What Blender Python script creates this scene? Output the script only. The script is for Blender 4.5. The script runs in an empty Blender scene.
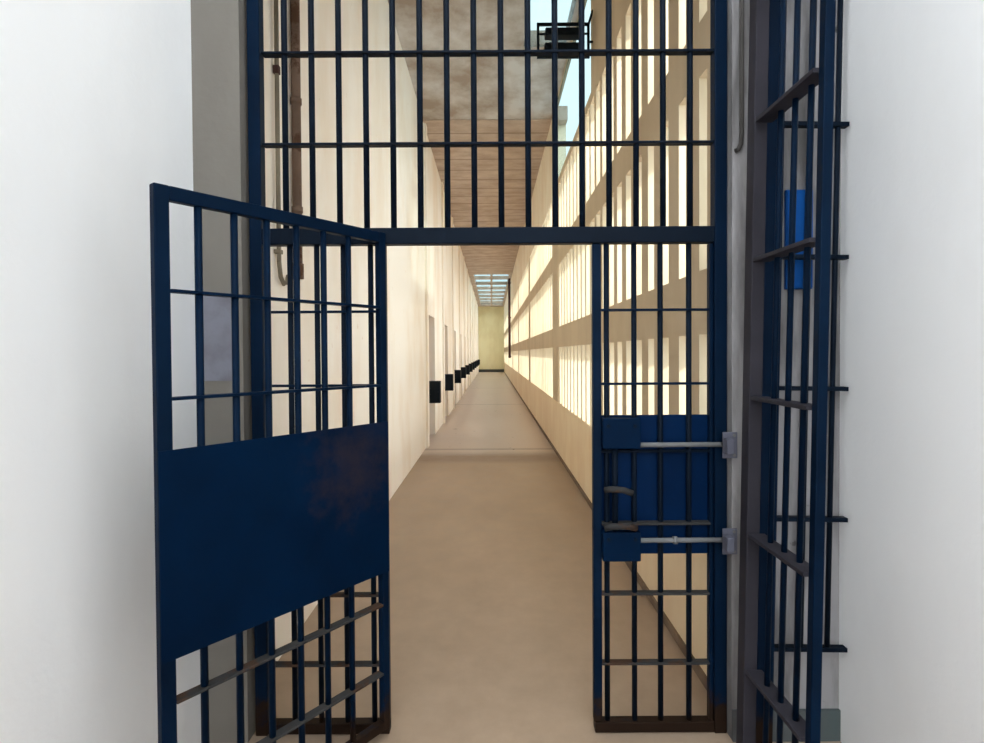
import bpy, bmesh, math, random
from mathutils import Vector, Matrix
random.seed(4)
C = bpy.context.scene.collection
sc = bpy.context.scene
R = math.radians

# ------------------------------------------------------------------ materials
def nodes(name):
    m = bpy.data.materials.new(name); m.use_nodes = True
    nt = m.node_tree; b = nt.nodes['Principled BSDF']
    return m, nt, b

def add(nt, kind, **kw):
    n = nt.nodes.new(kind)
    for k, v in kw.items():
        if k == 'inp':
            for kk, vv in v.items(): n.inputs[kk].default_value = vv
        else: setattr(n, k, v)
    return n

def pos(nt, scale=(1, 1, 1)):
    g = add(nt, 'ShaderNodeNewGeometry')
    mp = add(nt, 'ShaderNodeMapping'); mp.inputs['Scale'].default_value = scale
    nt.links.new(g.outputs['Position'], mp.inputs['Vector'])
    return mp.outputs['Vector']

def ramp(nt, fac, stops):
    r = add(nt, 'ShaderNodeValToRGB')
    e = r.color_ramp.elements
    while len(e) < len(stops): e.new(0.5)
    for el, (p, c) in zip(e, stops):
        el.position = p; el.color = (*c, 1) if len(c) == 3 else c
    nt.links.new(fac, r.inputs['Fac'])
    return r.outputs['Color']

def noise(nt, scale, detail=4, rough=.55, stretch=(1, 1, 1)):
    n = add(nt, 'ShaderNodeTexNoise', inp={'Scale': scale, 'Detail': detail, 'Roughness': rough})
    nt.links.new(pos(nt, stretch), n.inputs['Vector'])
    return n.outputs['Fac']

def mix(nt, fac, a, b, mode='MIX'):
    n = add(nt, 'ShaderNodeMix', data_type='RGBA', blend_type=mode)
    for sock, v in ((n.inputs['Factor'], fac), (n.inputs['A'], a), (n.inputs['B'], b)):
        if isinstance(v, (int, float)): sock.default_value = v
        elif isinstance(v, tuple): sock.default_value = (*v, 1)
        else: nt.links.new(v, sock)
    return n.outputs['Result']

def bump(nt, b, fac, strength=.2, dist=.01):
    n = add(nt, 'ShaderNodeBump', inp={'Strength': strength, 'Distance': dist})
    nt.links.new(fac, n.inputs['Height']); nt.links.new(n.outputs['Normal'], b.inputs['Normal'])

def mathn(nt, op, a, b=None):
    n = add(nt, 'ShaderNodeMath', operation=op)
    for s, v in zip(n.inputs, (a, b)):
        if v is None: continue
        if isinstance(v, (int, float)): s.default_value = v
        else: nt.links.new(v, s)
    return n.outputs[0]

def xyz(nt):
    g = add(nt, 'ShaderNodeNewGeometry'); s = add(nt, 'ShaderNodeSeparateXYZ')
    nt.links.new(g.outputs['Position'], s.inputs[0])
    return s.outputs

def plaster(name, base, stain, scale=1.6, stretch=(1, 1, .45), amount=.6, spots=None, rough=.85):
    m, nt, b = nodes(name)
    f = noise(nt, scale, 6, .6, stretch)
    col = ramp(nt, f, [(.36, stain), (.36 + amount * .45, base)])
    if spots:
        f2 = noise(nt, 9, 5, .65)
        msk = ramp(nt, f2, [(.66, (0, 0, 0)), (.72, (1, 1, 1))])
        col = mix(nt, msk, col, spots)
    nt.links.new(col, b.inputs['Base Color']); b.inputs['Roughness'].default_value = rough
    bump(nt, b, noise(nt, 38, 4), .25, .004)
    return m

def paint(name, base, rust_top=.0, rust_amount=.0, rough=.42, chips=.70, rust=(.018, .010, .0065), spec=.04, patch=None):
    """oil paint on steel: small chips everywhere, real rust where floor water reaches it"""
    m, nt, b = nodes(name)
    f = noise(nt, 3.0, 5)
    col = ramp(nt, f, [(.3, tuple(c * .75 for c in base)), (.7, tuple(c * 1.25 for c in base))])
    n1 = noise(nt, 7.0, 6, .7)
    msk = ramp(nt, n1, [(chips, (0, 0, 0)), (chips + .06, (1, 1, 1))])
    col = mix(nt, msk, col, rust)
    if rust_top > 0:
        z = xyz(nt)[2]
        h = mathn(nt, 'SUBTRACT', 1.0, mathn(nt, 'DIVIDE', z, rust_top))
        h = mathn(nt, 'ADD', h, mathn(nt, 'MULTIPLY', mathn(nt, 'SUBTRACT', n1, .5), 2.2))
        mk = ramp(nt, h, [(.35, (0, 0, 0)), (.6, (1, 1, 1))])
        col = mix(nt, mk, col, rust)
    if patch:                                               # one worn patch where hands have rubbed the paint to rust
        d = add(nt, 'ShaderNodeVectorMath', operation='DISTANCE'); d.inputs[1].default_value = patch[0]
        nt.links.new(pos(nt), d.inputs[0])
        h = mathn(nt, 'SUBTRACT', 1.0, mathn(nt, 'DIVIDE', d.outputs['Value'], patch[1]))
        h = mathn(nt, 'ADD', h, mathn(nt, 'MULTIPLY', mathn(nt, 'SUBTRACT', noise(nt, 16, 6, .7), .5), 2.0))
        col = mix(nt, mathn(nt, 'MULTIPLY', ramp(nt, h, [(.2, (0, 0, 0)), (.9, (1, 1, 1))]), .6), col, (.026, .018, .020))
    nt.links.new(col, b.inputs['Base Color'])
    b.inputs['Roughness'].default_value = rough
    b.inputs['Specular IOR Level'].default_value = spec
    bump(nt, b, noise(nt, 60, 3), .15, .002)
    return m

BLUE = (.0016, .0082, .0225)
M = {}
M['blue'] = paint('blue_bar_paint', BLUE, rust_top=.22)
M['sheet'] = paint('blue_sheet_paint', (.0003, .0082, .0275), chips=.70, rough=.5, spec=.04, patch=((-.53, 2.05, 1.10), .27))
M['side_sheet'] = paint('side_sheet_paint', (.0004, .0105, .042), chips=.68, rough=.5, spec=.04)
M['navy'] = paint('dark_blue_paint', (.0040, .0078, .0150), rust_top=.1)
M['slate'] = paint('worn_slate_blue_paint', (.031, .029, .036), rough=.5, chips=.72)
M['bright_blue'] = paint('bright_blue_paint', (.005, .05, .19), chips=.9)
M['rusty'] = paint('rust_worn_paint', (.035, .034, .034), chips=.52, rust=(.055, .032, .022), rough=.7)
M['steel'] = paint('bare_grey_steel', (.15, .15, .15), chips=.68, rust=(.10, .07, .05), rough=.5)
M['keeper'] = paint('grey_keeper_steel', (.11, .11, .14), chips=.66, rust=(.11, .09, .08), rough=.6)
M['black'] = paint('black_steel', (.010, .013, .018), chips=.95, rough=.5)
M['fixture'] = paint('black_fixture_paint', (.012, .018, .026), chips=.95, rough=.5)
M['rust_pipe'] = paint('rusty_brown_pipe', (.17, .115, .085), chips=.5, rust=(.10, .055, .035), rough=.8)
M['conduit'] = paint('weathered_grey_conduit', (.22, .19, .14), chips=.6, rust=(.12, .09, .06), rough=.8)
M['cable'] = paint('dark_grey_cable', (.055, .05, .047), chips=.8, rough=.8)
M['dark_pipe'] = paint('dark_brown_pipe', (.09, .05, .045), chips=.8, rough=.7)
M['cream'] = plaster('cream_plaster', (.86, .80, .66), (.76, .66, .50), amount=.5, spots=(.66, .55, .42))
M['left_cream'] = plaster('pale_cream_plaster', (.93, .875, .785), (.86, .76, .63), scale=1.3, amount=.45, spots=(.80, .68, .55))
M['base_cream'] = plaster('warm_cream_plaster', (.85, .71, .50), (.77, .60, .40), amount=.5)
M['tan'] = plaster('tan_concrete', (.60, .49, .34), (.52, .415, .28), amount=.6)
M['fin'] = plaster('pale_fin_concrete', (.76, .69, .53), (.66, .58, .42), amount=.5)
M['end'] = plaster('pale_yellow_plaster', (.84, .80, .55), (.76, .70, .45), amount=.5)
M['grey_wall'] = plaster('grey_plaster', (.170, .154, .132), (.145, .13, .11), scale=2.2, amount=.6)
M['white_wall'] = plaster('white_lime_plaster', (.88, .88, .88), (.82, .82, .82), scale=.9, amount=.4)
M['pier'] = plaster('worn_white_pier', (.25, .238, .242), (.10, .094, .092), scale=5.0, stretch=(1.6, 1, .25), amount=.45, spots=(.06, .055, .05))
M['dirt'] = plaster('brown_floor_edging', (.20, .14, .095), (.12, .08, .055), scale=5)
M['skirt'] = plaster('grey_skirting_paint', (.075, .075, .08), (.055, .075, .075))
M['cell_door'] = paint('lavender_grey_door_paint', (.38, .345, .385), chips=.75, rust=(.35, .28, .24), rough=.6)
M['notice'] = plaster('faded_blue_paper', (.165, .165, .195), (.13, .125, .145), scale=9, amount=.5, stretch=(1, 1, 1))

# concrete floor: mottled, worn smooth, slab joints
m, nt, b = nodes('worn_concrete_floor')
f = noise(nt, .9, 6, .6, (1, .45, 1))
col = ramp(nt, f, [(.30, (.29, .205, .138)), (.55, (.385, .28, .196)), (.75, (.46, .345, .252))])
f2 = noise(nt, 5, 6, .7)
col = mix(nt, .35, col, ramp(nt, f2, [(.35, (.25, .182, .13)), (.65, (.42, .315, .232))]))
y = xyz(nt)[1]
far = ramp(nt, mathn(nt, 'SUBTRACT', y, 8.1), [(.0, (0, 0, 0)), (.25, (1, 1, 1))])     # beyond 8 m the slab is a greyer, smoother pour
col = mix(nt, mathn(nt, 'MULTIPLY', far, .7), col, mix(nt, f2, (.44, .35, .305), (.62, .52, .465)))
yw = mathn(nt, 'ADD', y, mathn(nt, 'MULTIPLY', mathn(nt, 'SUBTRACT', f, .5), .5))
strip = ramp(nt, mathn(nt, 'ABSOLUTE', mathn(nt, 'SUBTRACT', yw, 8.05)), [(.25, (1, 1, 1)), (.50, (0, 0, 0))])
col = mix(nt, mathn(nt, 'MULTIPLY', strip, .6), col, (.20, .135, .10))
mod = mathn(nt, 'MODULO', mathn(nt, 'ADD', y, -1.05), 7.6)
line = ramp(nt, mathn(nt, 'DIVIDE', mod, 7.6), [(.0, (1, 1, 1)), (.012, (1, 1, 1)), (.022, (0, 0, 0))])
col = mix(nt, mathn(nt, 'MULTIPLY', line, .75), col, (.20, .14, .11))
nt.links.new(col, b.inputs['Base Color'])
nt.links.new(mix(nt, far, ramp(nt, f2, [(.3, (.40,) * 3), (.7, (.6,) * 3)]), ramp(nt, f2, [(.3, (.26,) * 3), (.7, (.40,) * 3)])), b.inputs['Roughness'])
bump(nt, b, noise(nt, 14, 5), .05, .003)
M['floor'] = m

# ceilings
M['slab'] = plaster('stained_concrete_slab', (.60, .58, .57), (.34, .275, .225), scale=2.2, stretch=(1, .8, 1), amount=.6)
m, nt, b = nodes('ceiling_boards')
f = noise(nt, 2.6, 6, .65, (.8, 1.3, 1))
col = ramp(nt, f, [(.3, (.36, .27, .21)), (.7, (.58, .49, .42))])
y = xyz(nt)[1]
line = ramp(nt, mathn(nt, 'FRACT', mathn(nt, 'MULTIPLY', y, 1 / .62)), [(0, (1, 1, 1)), (.06, (1, 1, 1)), (.1, (0, 0, 0))])
col = mix(nt, mathn(nt, 'MULTIPLY', line, .6), col, (.17, .12, .08))
nt.links.new(col, b.inputs['Base Color']); b.inputs['Roughness'].default_value = .85
M['boards'] = m

# ------------------------------------------------------------------ mesh helpers
def box(bm, x0, x1, y0, y1, z0, z1, mi=0):
    vs = [bm.verts.new((x, y, z)) for x in (x0, x1) for y in (y0, y1) for z in (z0, z1)]
    q = [(0, 1, 3, 2), (4, 6, 7, 5), (0, 4, 5, 1), (2, 3, 7, 6), (0, 2, 6, 4), (1, 5, 7, 3)]
    for a in q:
        fc = bm.faces.new([vs[i] for i in a]); fc.material_index = mi
    return vs

def tube(bm, pts, r, n=12):
    pts = [Vector(p) for p in pts]
    rings = []
    for i, p in enumerate(pts):
        if i == 0: d = pts[1] - p
        elif i == len(pts) - 1: d = p - pts[-2]
        else: d = (pts[i + 1] - p).normalized() + (p - pts[i - 1]).normalized()
        d.normalize()
        up = Vector((0, 1, 0)) if abs(d.y) < .9 else Vector((0, 0, 1))
        a = d.cross(up).normalized(); c = d.cross(a).normalized()
        rings.append([bm.verts.new(p + r * (math.cos(2 * math.pi * k / n) * a + math.sin(2 * math.pi * k / n) * c)) for k in range(n)])
    for r0, r1 in zip(rings, rings[1:]):
        for k in range(n):
            fc = bm.faces.new((r0[k], r0[(k + 1) % n], r1[(k + 1) % n], r1[k])); fc.smooth = True
    bm.faces.new(rings[0]); bm.faces.new(rings[-1][::-1])

def obj(name, bm, mat, parent=None, bevel=0, label=None):
    bmesh.ops.recalc_face_normals(bm, faces=bm.faces)
    me = bpy.data.meshes.new(name); bm.to_mesh(me); bm.free()
    for mt in (mat if isinstance(mat, (list, tuple)) else [mat]): me.materials.append(mt)
    o = bpy.data.objects.new(name, me); C.objects.link(o)
    if parent: o.parent = parent
    if bevel:
        bv = o.modifiers.new('bevel', 'BEVEL'); bv.width = bevel; bv.segments = 2; bv.limit_method = 'ANGLE'
    if label: o['label'] = label
    return o

def bobj(name, mat, parent, x0, x1, y0, y1, z0, z1, bevel=.002, label=None):
    bm = bmesh.new(); box(bm, x0, x1, y0, y1, z0, z1)
    return obj(name, bm, mat, parent, bevel, label)

def tobj(name, mat, parent, pts, r, n=12, label=None):
    bm = bmesh.new(); tube(bm, pts, r, n)
    return obj(name, bm, mat, parent, 0, label)

def tag(o, label, cat, group=None):
    o['label'] = label; o['category'] = cat
    if group: o['group'] = group
    return o

def thing(name, label, cat, loc=(0, 0, 0), rz=0, group=None):
    o = bpy.data.objects.new(name, None); C.objects.link(o)
    o.empty_display_size = .1
    o.location = loc; o.rotation_euler = (0, 0, rz)
    return tag(o, label, cat, group)

def struct(name, bm, mat):
    o = obj(name, bm, mat); o['kind'] = 'structure'; return o

# ------------------------------------------------------------------ the setting
XL, XR = -1.056, .955          # corridor walls
Y0, Y1 = 2.30, 44.0            # corridor begins behind the gate wall, ends at the far wall
ZC = 5.15                      # corridor ceiling
GY = 2.20                      # gate plane
WF = 2.14                      # face of the gate wall towards the vestibule
VL, VR = -1.132, 1.33          # vestibule side walls

bm = bmesh.new(); box(bm, -3.5, 3.5, -6, Y1 + .3, -.2, 0)
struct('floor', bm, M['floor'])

# gate wall: grey on the left of the gate, white pier on the right, lintel far above
bm = bmesh.new()
box(bm, VL - .2, -.951, WF, Y0, 0, 6.2)
struct('wall_front', bm, M['grey_wall'])
bm = bmesh.new()
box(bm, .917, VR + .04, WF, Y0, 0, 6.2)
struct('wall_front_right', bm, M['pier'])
bm = bmesh.new()
box(bm, -.951, .917, WF, Y0, 3.3, 6.2)
struct('wall_front_top', bm, M['grey_wall'])
bm = bmesh.new()
box(bm, .917, VR, WF - .012, WF, 0, .12)
struct('baseboard_right', bm, M['skirt'])
bm = bmesh.new(); box(bm, VL - .2, VL, -4.2, WF, 0, 6.2)
struct('wall_left', bm, M['white_wall'])
bm = bmesh.new(); box(bm, VR, VR + .04, -4.2, WF, 0, 6.2)
struct('wall_right', bm, M['white_wall'])

# left corridor wall with recessed cell doorways
DOOR0, PITCH, DW, DH, ND = 9.40, 3.05, .95, 2.15, 11
bm = bmesh.new(); yprev = Y0
for k in range(ND):
    d0 = DOOR0 + k * PITCH
    box(bm, XL - .4, XL, yprev, d0, 0, ZC)
    box(bm, XL - .4, XL, d0, d0 + DW, DH, ZC)
    box(bm, XL, XL + .035, d0 - .50, d0 - .32, 0.0, ZC)     # shallow pilaster before each door
    yprev = d0 + DW
box(bm, XL - .4, XL, yprev, Y1, 0, ZC)
struct('wall_corridor_left', bm, M['left_cream'])
for k in range(ND):
    d0 = DOOR0 + k * PITCH
    bm = bmesh.new(); box(bm, XL - .34, XL - .29, d0, d0 + DW, 0, DH)
    for (a, c) in ((.12, .95), (1.1, 2.0)):                  # raised panels on the steel door
        box(bm, XL - .29, XL - .275, d0 + .1, d0 + DW - .1, a, c)
    o = struct('door_%d' % (k + 1), bm, M['cell_door'])
    tobj('door_handle', M['black'], o, [(XL - .29, d0 + .12, 1.0), (XL - .23, d0 + .12, 1.0), (XL - .23, d0 + .12, 1.18), (XL - .29, d0 + .12, 1.18)], .012, 8)

# right corridor wall: solid dado, three rows of upright fins between beams, solid head with a high opening
bm = bmesh.new()
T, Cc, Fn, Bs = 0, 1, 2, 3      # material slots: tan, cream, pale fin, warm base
TH = .25
box(bm, XR, XR + TH, Y0, Y1, 0, .78, Bs)
for (a, c) in ((1.58, 1.87), (2.75, 3.0)):
    box(bm, XR, XR + TH, Y0, Y1, a, c, T)
HY0, HY1, HZ0, HZ1 = 5.35, 8.6, 3.97, 5.13
TU = .05
box(bm, XR, XR + TH, Y0, HY0, 3.87, ZC, T)
box(bm, XR, XR + TH, HY0, HY1, 3.87, HZ0, T)
box(bm, XR, XR + TU, HY0, HY1, HZ1, ZC, T)
box(bm, XR, XR + TU, HY1, HY1 + .4, 3.87, ZC, Cc); box(bm, XR, XR + TH, HY1 + .4, Y1, 3.87, ZC, Cc)
pill = [(8.1, 8.72)] + [(8.1 + 5.9 * k, 8.5 + 5.9 * k) for k in range(1, 7)]
rows = ((.78, 1.58), (1.87, 2.75), (3.0, 3.87))
for (p0, p1) in pill:
    for (a, c) in rows: box(bm, XR, XR + TH, p0, p1, a, c, T)
yy = Y0; 
while yy < Y1:
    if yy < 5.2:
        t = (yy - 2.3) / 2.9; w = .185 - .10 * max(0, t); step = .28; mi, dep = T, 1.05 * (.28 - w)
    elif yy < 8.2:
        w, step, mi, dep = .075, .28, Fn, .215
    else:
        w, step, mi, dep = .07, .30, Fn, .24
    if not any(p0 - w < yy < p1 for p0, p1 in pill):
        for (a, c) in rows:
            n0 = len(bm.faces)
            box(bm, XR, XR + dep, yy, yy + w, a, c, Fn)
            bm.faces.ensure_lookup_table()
            bm.faces[n0].material_index = mi                     # shade on the first fins' corridor faces, put into the colour as tan
    yy += step
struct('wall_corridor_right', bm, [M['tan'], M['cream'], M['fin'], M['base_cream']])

bm = bmesh.new(); box(bm, XL - .4, XR + TH, Y1, Y1 + .3, 0, ZC + .3)
struct('wall_back', bm, M['end'])
bm = bmesh.new(); box(bm, XR - .014, XR, Y0, Y1, 0, .045)
struct('baseboard_corridor_right', bm, M['dirt'])
bm = bmesh.new(); box(bm, XL, XR, Y1 - .05, Y1, 0, .22)
struct('baseboard_back', bm, M['skirt'])

# ceilings: stained slab, then boards, then an open roof light with cross beams
bm = bmesh.new()
RX0, RX1, RY0, RY1 = .40, .90, 5.85, 6.75                      # small roof light above the lamp
box(bm, XL - .4, RX0, Y0, 8.8, ZC, ZC + .2); box(bm, RX1, XR + TH, Y0, HY0, ZC, ZC + .2); box(bm, RX1, XR + .012, HY0, 8.8, ZC, ZC + .2)
box(bm, RX0, RX1, Y0, RY0, ZC, ZC + .2); box(bm, RX0, RX1, RY1, 8.8, ZC, ZC + .2)
struct('ceiling', bm, M['slab'])
SK0, SK1 = 26.0, 43.2
bm = bmesh.new()
box(bm, XL - .4, XR + TH, 8.8, SK0, ZC - .015, ZC + .2)
box(bm, XL - .4, XL + .22, SK0, Y1, ZC - .015, ZC + .2)
box(bm, XR - .12, XR + TH, SK0, Y1, ZC - .015, ZC + .2)
box(bm, XL + .22, XR - .12, SK1, Y1, ZC - .015, ZC + .2)
yb = SK0 + 1.6
while yb < SK1:
    box(bm, XL + .22, XR - .12, yb, yb + .16, ZC - .015, ZC + .14); yb += 2.2
box(bm, -.05, .05, SK0, SK1, ZC, ZC + .12)
struct('ceiling_boarded', bm, M['boards'])

# bluish glazing in the high side opening
m, nt, b = nodes('blue_tinted_glass')
tr = add(nt, 'ShaderNodeBsdfTransparent'); tr.inputs[0].default_value = (.46, .52, .52, 1)
gl = add(nt, 'ShaderNodeBsdfGlossy'); gl.inputs['Roughness'].default_value = .08
mx = add(nt, 'ShaderNodeMixShader'); mx.inputs[0].default_value = .05
nt.links.new(tr.outputs[0], mx.inputs[1]); nt.links.new(gl.outputs[0], mx.inputs[2])
nt.links.new(mx.outputs[0], nt.nodes['Material Output'].inputs['Surface'])
M['glass'] = m
bm = bmesh.new(); box(bm, XR + .008, XR + .014, HY0, HY1, HZ0, HZ1)
struct('window_1', bm, M['glass'])
# tinted panes added over the far roof light to dim the sky
m2 = m.copy(); m2.name = 'sky_dimming_glass'; M['roof_glass'] = m2
for n in m2.node_tree.nodes:
    if n.type == 'BSDF_TRANSPARENT': n.inputs[0].default_value = (.42, .48, .48, 1)
bm = bmesh.new()
box(bm, XL + .22, -.05, SK0, SK1, ZC + .145, ZC + .155); box(bm, .05, XR - .12, SK0, SK1, ZC + .145, ZC + .155)
struct('window_2', bm, M['roof_glass'])
bm = bmesh.new(); box(bm, RX0, RX1, RY0, RY1, ZC + .01, ZC + .018)
struct('window_3', bm, M['glass'])

# ------------------------------------------------------------------ the barred screen across the corridor
SP = .1053
BX = [-.8016 + SP * k for k in range(16)]
RAILS = (1.665, 1.376, .548, .272)
def flat(name, mat, parent, x0, x1, z, d=.036, t=.009, yc=0):
    return bobj(name, mat, parent, x0, x1, yc - d / 2, yc + d / 2, z - t / 2, z + t / 2, .0015)

g = thing('barred_screen', 'tall dark blue barred screen filling the end of the corridor around the doorway', 'grille', (0, GY, 0))
bobj('post', M['blue'], g, -.938, -.890, -.025, .025, 0, 3.3, .004)
bobj('post', M['blue'], g, .866, .914, -.025, .025, 0, 3.3, .004)
bobj('header_rail', M['navy'], g, -.890, .866, -.024, .024, 1.925, 1.988, .004)
bobj('top_rail', M['blue'], g, -.890, .866, -.02, .02, 3.25, 3.3, .003)
for x in BX:
    tobj('bar', M['navy'], g, [(x, 0, 1.98), (x, 0, 3.26)], .0118)
for z in (2.667, 2.315):
    flat('cross_rail', M['navy'], g, -.886, .868, z)
# fixed section left of the doorway
bobj('stile', M['blue'], g, -.440, -.412, -.012, .018, 0.02, 1.926, .003)
for x in (-.789, -.684, -.580, -.4735):
    tobj('bar', M['navy'], g, [(x, 0, .03), (x, 0, 1.93)], .0108)
for z in RAILS:
    flat('cross_rail', M['rusty'] if z < 1 else M['blue'], g, -.886, -.438, z, .032)
bobj('bottom_rail', M['blue'], g, -.890, -.412, -.022, .022, .004, .044, .003)
bobj('bottom_rail', M['blue'], g, .398, .866, -.022, .022, .004, .044, .003)

# closed narrow section right of the doorway
p = thing('side_gate', 'narrow closed blue gate section with steel sheet and bolts, right of the doorway', 'gate', (0, GY, 0))
bobj('stile', M['blue'], p, .394, .427, -.015, .018, .045, 1.923, .003)
bobj('stile', M['blue'], p, .850, .8655, -.012, .018, .045, 1.923, .003)
for x in (.449, .557, .660, .772):
    tobj('bar', M['navy'], p, [(x, -.002, .045), (x, -.002, 1.923)], .0108)
for z in RAILS:
    flat('cross_rail', M['rusty'] if z < 1 else M['blue'], p, .427, .850, z, .032)
bobj('cover_sheet', M['side_sheet'], p, .427, .850, .0095, .0135, .70, 1.252, .001)
flat('cross_rail', M['navy'], p, .427, .850, 1.112, .03, .010, -.004)
flat('cross_rail', M['rusty'], p, .427, .850, .828, .036, .010, -.006)
for (z0, z1) in ((1.128, 1.245), (.692, .806)):
    lb = bobj('lock_case', M['sheet'], p, .424, .570, -.055, -.012, z0, z1, .004)
    for dx in (.445, .548):
        bm = bmesh.new(); tube(bm, [(dx, -.054, (z0 + z1) / 2 + .03), (dx, -.060, (z0 + z1) / 2 + .03)], .007, 10)
        obj('rivet', bm, M['navy'], lb)
for z in (1.140, .768):
    tobj('bolt_rod', M['steel'], p, [(.565, -.034, z), (.905, -.034, z)], .0095, label='bare grey sliding bolt rod')
bm = bmesh.new(); tube(bm, [(.700, -.034, .768), (.715, -.034, .768)], .015, 12)
obj('rod_collar', bm, M['steel'], p)
# hand lever and its spindle between the two lock cases
tobj('spindle', M['navy'], p, [(.475, -.03, .80), (.475, -.03, 1.135)], .012)
bm = bmesh.new()
tube(bm, [(.435, -.045, .968), (.455, -.062, .975), (.50, -.064, .972), (.535, -.058, .958)], .0125, 10)
obj('lever', bm, M['rusty'], p, label='rusty brown lever')
bm = bmesh.new()
tube(bm, [(.432, -.05, .822), (.46, -.064, .832), (.52, -.064, .832), (.552, -.05, .820)], .013, 10)
obj('lever', bm, M['rusty'], p, label='rusty brown lever')

# keepers fixed to the white pier
for z, lab in ((1.142, 'upper grey steel bolt keeper on the edge of the white pier'),
               (.772, 'lower grey steel bolt keeper on the edge of the white pier')):
    k = thing('bolt_keeper', lab, 'bracket', (.908, WF, z - .05), 0, 'bolt keepers on the white pier')
    bobj('plate', M['keeper'], k, -.028, .028, -.006, 0, 0, .10, .002)
    bobj('staple', M['keeper'], k, -.028, .0, -.048, -.006, .022, .078, .004)
    for zz in (.012, .088):
        bm = bmesh.new(); tube(bm, [(.015, -.006, zz), (.015, -.010, zz)], .006, 8); obj('bolt_head', bm, M['steel'], k)

# the door leaf, hinged on the fixed stile and swung towards the camera
ang = math.atan2(-.793, -.609)
l = thing('open_gate', 'open dark blue barred gate leaf with a broad steel sheet across its middle', 'gate', (-.4265, GY - .034, 0), ang)
LW = .79
bobj('stile', M['blue'], l, -.013, .017, -.015, .015, .04, 1.966, .003)
bobj('stile', M['blue'], l, LW - .02, LW + .02, -.015, .015, .04, 1.966, .003)
bobj('top_rail', M['blue'], l, .017, LW - .02, -.015, .015, 1.926, 1.966, .003)
bobj('bottom_rail', M['blue'], l, .017, LW - .02, -.015, .015, .04, .075, .003)
for k in range(6):
    x = .155 + .1065 * k
    tobj('bar', M['blue'], l, [(x, 0, .07), (x, 0, 1.93)], .0108)
for z in (1.678, 1.378, .530, .262):
    flat('cross_rail', M['rusty'] if z < 1 else M['blue'], l, .017, LW - .02, z, .034, .009)
cs = bobj('cover_sheet', M['sheet'], l, -.013, LW + .02, .0155, .0185, .655, 1.238, .001)
for z in (.45, 1.72):
    hb = bmesh.new(); tube(hb, [(-.016, -.008, z), (-.016, -.008, z + .09)], .010, 10)
    obj('hinge', hb, M['navy'], l)

# second gate at the right: leaf standing out from the pier, and the fixed panel behind it
RZ = [.356 + .489 * k for k in range(6)]
l2 = thing('open_gate', 'slate blue barred gate leaf at the right, standing open towards the viewer', 'gate', (.922, 2.03, 0), R(-90))
l2.rotation_euler = (-R(1.0), 0, R(-90))
bobj('stile', M['slate'], l2, -.012, .045, -.033, .014, .03, 3.25, .004, label='worn slate grey upright')
for k, z in enumerate(RZ):
    bobj('cross_rail', M['slate'], l2, .045, .40, -.030, .030, z - .007, z + .007, .002)
bobj('stile', M['blue'], l2, .40, .43, -.015, .015, .03, 3.25, .003)
for x in (.14, .23, .32):
    tobj('bar', M['blue'], l2, [(x, 0.0, .06), (x, 0.016, 3.22)], .0095)
bobj('top_rail', M['blue'], l2, .045, .40, -.006, .012, 3.2, 3.25, .002)
bobj('bottom_rail', M['blue'], l2, .045, .40, -.006, .006, .03, .08, .002)

f2 = thing('barred_grille', 'fixed blue barred panel against the white wall at the far right', 'grille', (.972, 2.09, 0))
f2.rotation_euler = (0, R(1.0), 0)
bobj('post', M['blue'], f2, .0, .066, -.025, .025, 0, 3.3, .004)
for z in RZ:
    flat('cross_rail', M['navy'], f2, .062, 1.322 - .972 - .01745 * z, z + .03, .03, .016)
for x in (.175, .275):
    tobj('bar', M['navy'], f2, [(x, 0, .386), (x, 0, 2.83)], .0095)

bx = thing('wall_box', 'bright blue metal box on the white wall behind the far right bars', 'box', (1.165, WF, 1.735))
bobj('case', M['bright_blue'], bx, -.05, .05, -.018, 0, 0, .375, .003)
bobj('lid', M['bright_blue'], bx, -.047, .047, -.024, -.018, .004, .371, .002)
tobj('lid_knob', M['navy'], bx, [(.033, -.024, .19), (.033, -.030, .19)], .006, 10)

# conduit running down the pier, with its little hook at the end
cd = tobj('cable', M['cable'], None, [(.950, WF - .008, 3.3), (.950, WF - .008, 2.33), (.947, WF - .008, 2.285), (.938, WF - .008, 2.265), (.926, WF - .008, 2.26)], .0085, 10)
tag(cd, 'thin dark grey cable running down the white pier and hooking left at its end', 'cable')

nb = bmesh.new(); box(nb, -1.118, -.992, WF - .003, WF, 1.40, 1.735)
n_ = obj('notice', nb, M['notice']); tag(n_, 'faded bluish paper notice on the grey wall behind the open gate', 'notice')

# pipes on the left corridor wall just behind the screen
px = XL + .029
pp = thing('drain_pipe', 'rusty brown pipe running down the cream left wall behind the screen', 'pipe', (px, 2.98, 0))
tobj('pipe', M['rust_pipe'], pp, [(0, 0, 1.92), (0, 0, ZC - .02)], .024, 16)
for z in (2.25, 2.82, 3.9):
    bm = bmesh.new(); tube(bm, [(0, 0, z), (0, 0, z + .03)], .029, 16); obj('clamp', bm, M['rust_pipe'], pp)
bm = bmesh.new(); tube(bm, [(0, 0, 1.90), (0, 0, 1.98)], .030, 16); obj('collar', bm, M['rust_pipe'], pp)
cx = XL + .02
cc = thing('conduit', 'thin weathered conduit beside the brown pipe, hooked at its lower end', 'conduit', (cx, 2.74, 0))
tobj('pipe', M['conduit'], cc, [(0, 0, 3.6), (0, 0, 1.95), (0, .02, 1.88), (0, .06, 1.85), (0, .10, 1.86), (0, .12, 1.90)], .011, 10)
bm = bmesh.new(); box(bm, -.016, .014, -.013, .013, 2.86, 2.90); obj('junction', bm, M['dark_pipe'], cc, .003)
bm = bmesh.new(); box(bm, -.019, .014, -.018, .018, 1.99, 2.01); obj('clamp', bm, M['conduit'], cc, .002)

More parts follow.
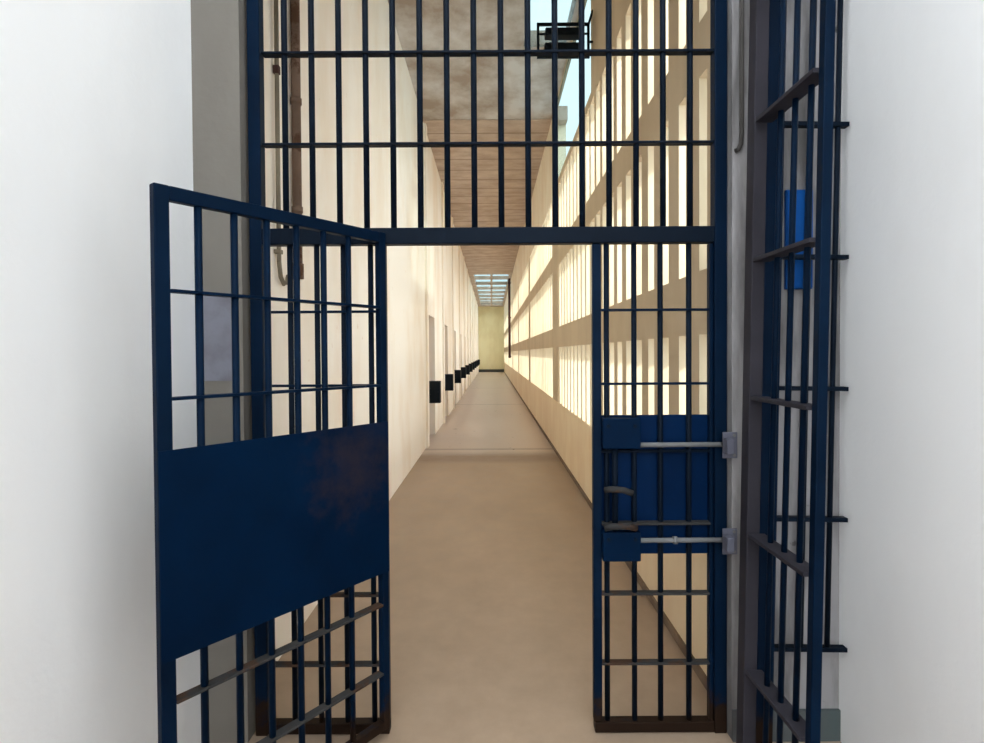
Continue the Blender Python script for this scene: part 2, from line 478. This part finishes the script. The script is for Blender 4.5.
# light fixture high on the right wall
fx = thing('light_fixture', 'black rectangular light fixture hung high on the right corridor wall', 'lamp', (.68, 5.25, 4.235))
s = .012
bm = bmesh.new()
box(bm, -.245, .245, -s, s, .30, .325); box(bm, -.245, .245, -s, s, 0, .022)
box(bm, -.245, -.222, -s, s, .022, .30); box(bm, .222, .245, -s, s, .022, .30)
obj('frame', bm, M['fixture'], fx, .002)
bm = bmesh.new(); box(bm, -.17, .17, -.05, .06, .195, .262); obj('lamp_head', bm, M['fixture'], fx, .010)
bm = bmesh.new(); box(bm, -.18, .18, -.07, .07, .025, .115); obj('lamp_head', bm, M['fixture'], fx, .014)
for z in (.225, .07):
    for sx in (-1, 1):
        bm = bmesh.new(); tube(bm, [(sx * .165, 0, z), (sx * .225, 0, z)], .010, 8); obj('pivot', bm, M['fixture'], fx)
bm = bmesh.new(); tube(bm, [(.235, 0, .31), (.275, 0, .44)], .011, 8); obj('wall_bracket', bm, M['fixture'], fx)
bm = bmesh.new(); tube(bm, [(.235, 0, .15), (.275, 0, .15)], .011, 8); obj('wall_bracket', bm, M['fixture'], fx)

# black boxes jutting from the left wall beside the cell doors
ordn = ['nearest', 'second', 'third', 'fourth', 'fifth', 'sixth', 'seventh', 'eighth', 'ninth', 'tenth', 'eleventh']
def lock_box():
    r = thing('lock_box', '', 'box', (XL, 9.30, .68), 0, 'black boxes along the left corridor wall')
    bobj('case', M['black'], r, 0, .20, -.09, .09, 0, .36, .006)
    bobj('lid', M['black'], r, .012, .188, -.098, -.09, .012, .348, .003)
    tobj('knob', M['black'], r, [(.16, -.098, .18), (.16, -.112, .18)], .012, 10)
    return r
proto = lock_box()
for k in range(ND):
    if k == 0: o = proto
    else:
        o = proto.copy(); C.objects.link(o)
        for ch in list(proto.children):
            c = ch.copy(); C.objects.link(c); c.parent = o
    o.location = (XL, DOOR0 - .10 + k * PITCH, .68)
    if k == 0: o['label'] = 'black steel box jutting from the left corridor wall, nearest the gate and largest'
    else: o['label'] = 'black steel box jutting from the left corridor wall, %s along from the gate' % ordn[k]

dp = thing('downpipe', 'dark brown downpipe far along the right corridor wall', 'pipe', (XR - .086, 27.5, 0))
tobj('pipe', M['dark_pipe'], dp, [(0, 0, 1.25), (0, 0, ZC - .02)], .06, 12)
for z in (1.3, 3.2, 4.9):
    bm = bmesh.new(); tube(bm, [(0, 0, z), (0, 0, z + .06)], .072, 12); box(bm, .05, .082, -.03, .03, z, z + .06); obj('clamp', bm, M['dark_pipe'], dp)

# ------------------------------------------------------------------ light
w = bpy.data.worlds.new('World'); sc.world = w; w.use_nodes = True
bg = w.node_tree.nodes['Background']
bg.inputs['Color'].default_value = (.86, .94, 1.0, 1); bg.inputs['Strength'].default_value = 3.6
sd = bpy.data.lights.new('sun', 'SUN'); sd.energy = 3.3; sd.angle = R(1.0); sd.color = (1, .95, .86)
so = bpy.data.objects.new('sun', sd); C.objects.link(so)
so.rotation_euler = Vector((-.62, .55, -.46)).to_track_quat('-Z', 'Y').to_euler()

# ------------------------------------------------------------------ camera
cd_ = bpy.data.cameras.new('camera'); cam = bpy.data.objects.new('camera', cd_); C.objects.link(cam)
F = 560.0
cd_.sensor_width = 36; cd_.sensor_fit = 'HORIZONTAL'; cd_.lens = 36 * F / 984
pitch, roll = R(.9), R(.35)
cd_.shift_y = -9.7 / 984
cam.matrix_world = Matrix.Translation((0, 0, 1.5)) @ Matrix.Rotation(R(90) - pitch, 4, 'X') @ Matrix.Rotation(-roll, 4, 'Z')
cd_.clip_start = .02; cd_.clip_end = 300
sc.camera = cam

sc.view_settings.view_transform = 'Standard'; sc.view_settings.look = 'None'
sc.view_settings.gamma = 1; sc.view_settings.use_curve_mapping = False
sc.view_settings.exposure = 0.35
sc.cycles.use_denoising = True
sc.cycles.max_bounces = 14; sc.cycles.diffuse_bounces = 10
sc.cycles.sample_clamp_indirect = 6
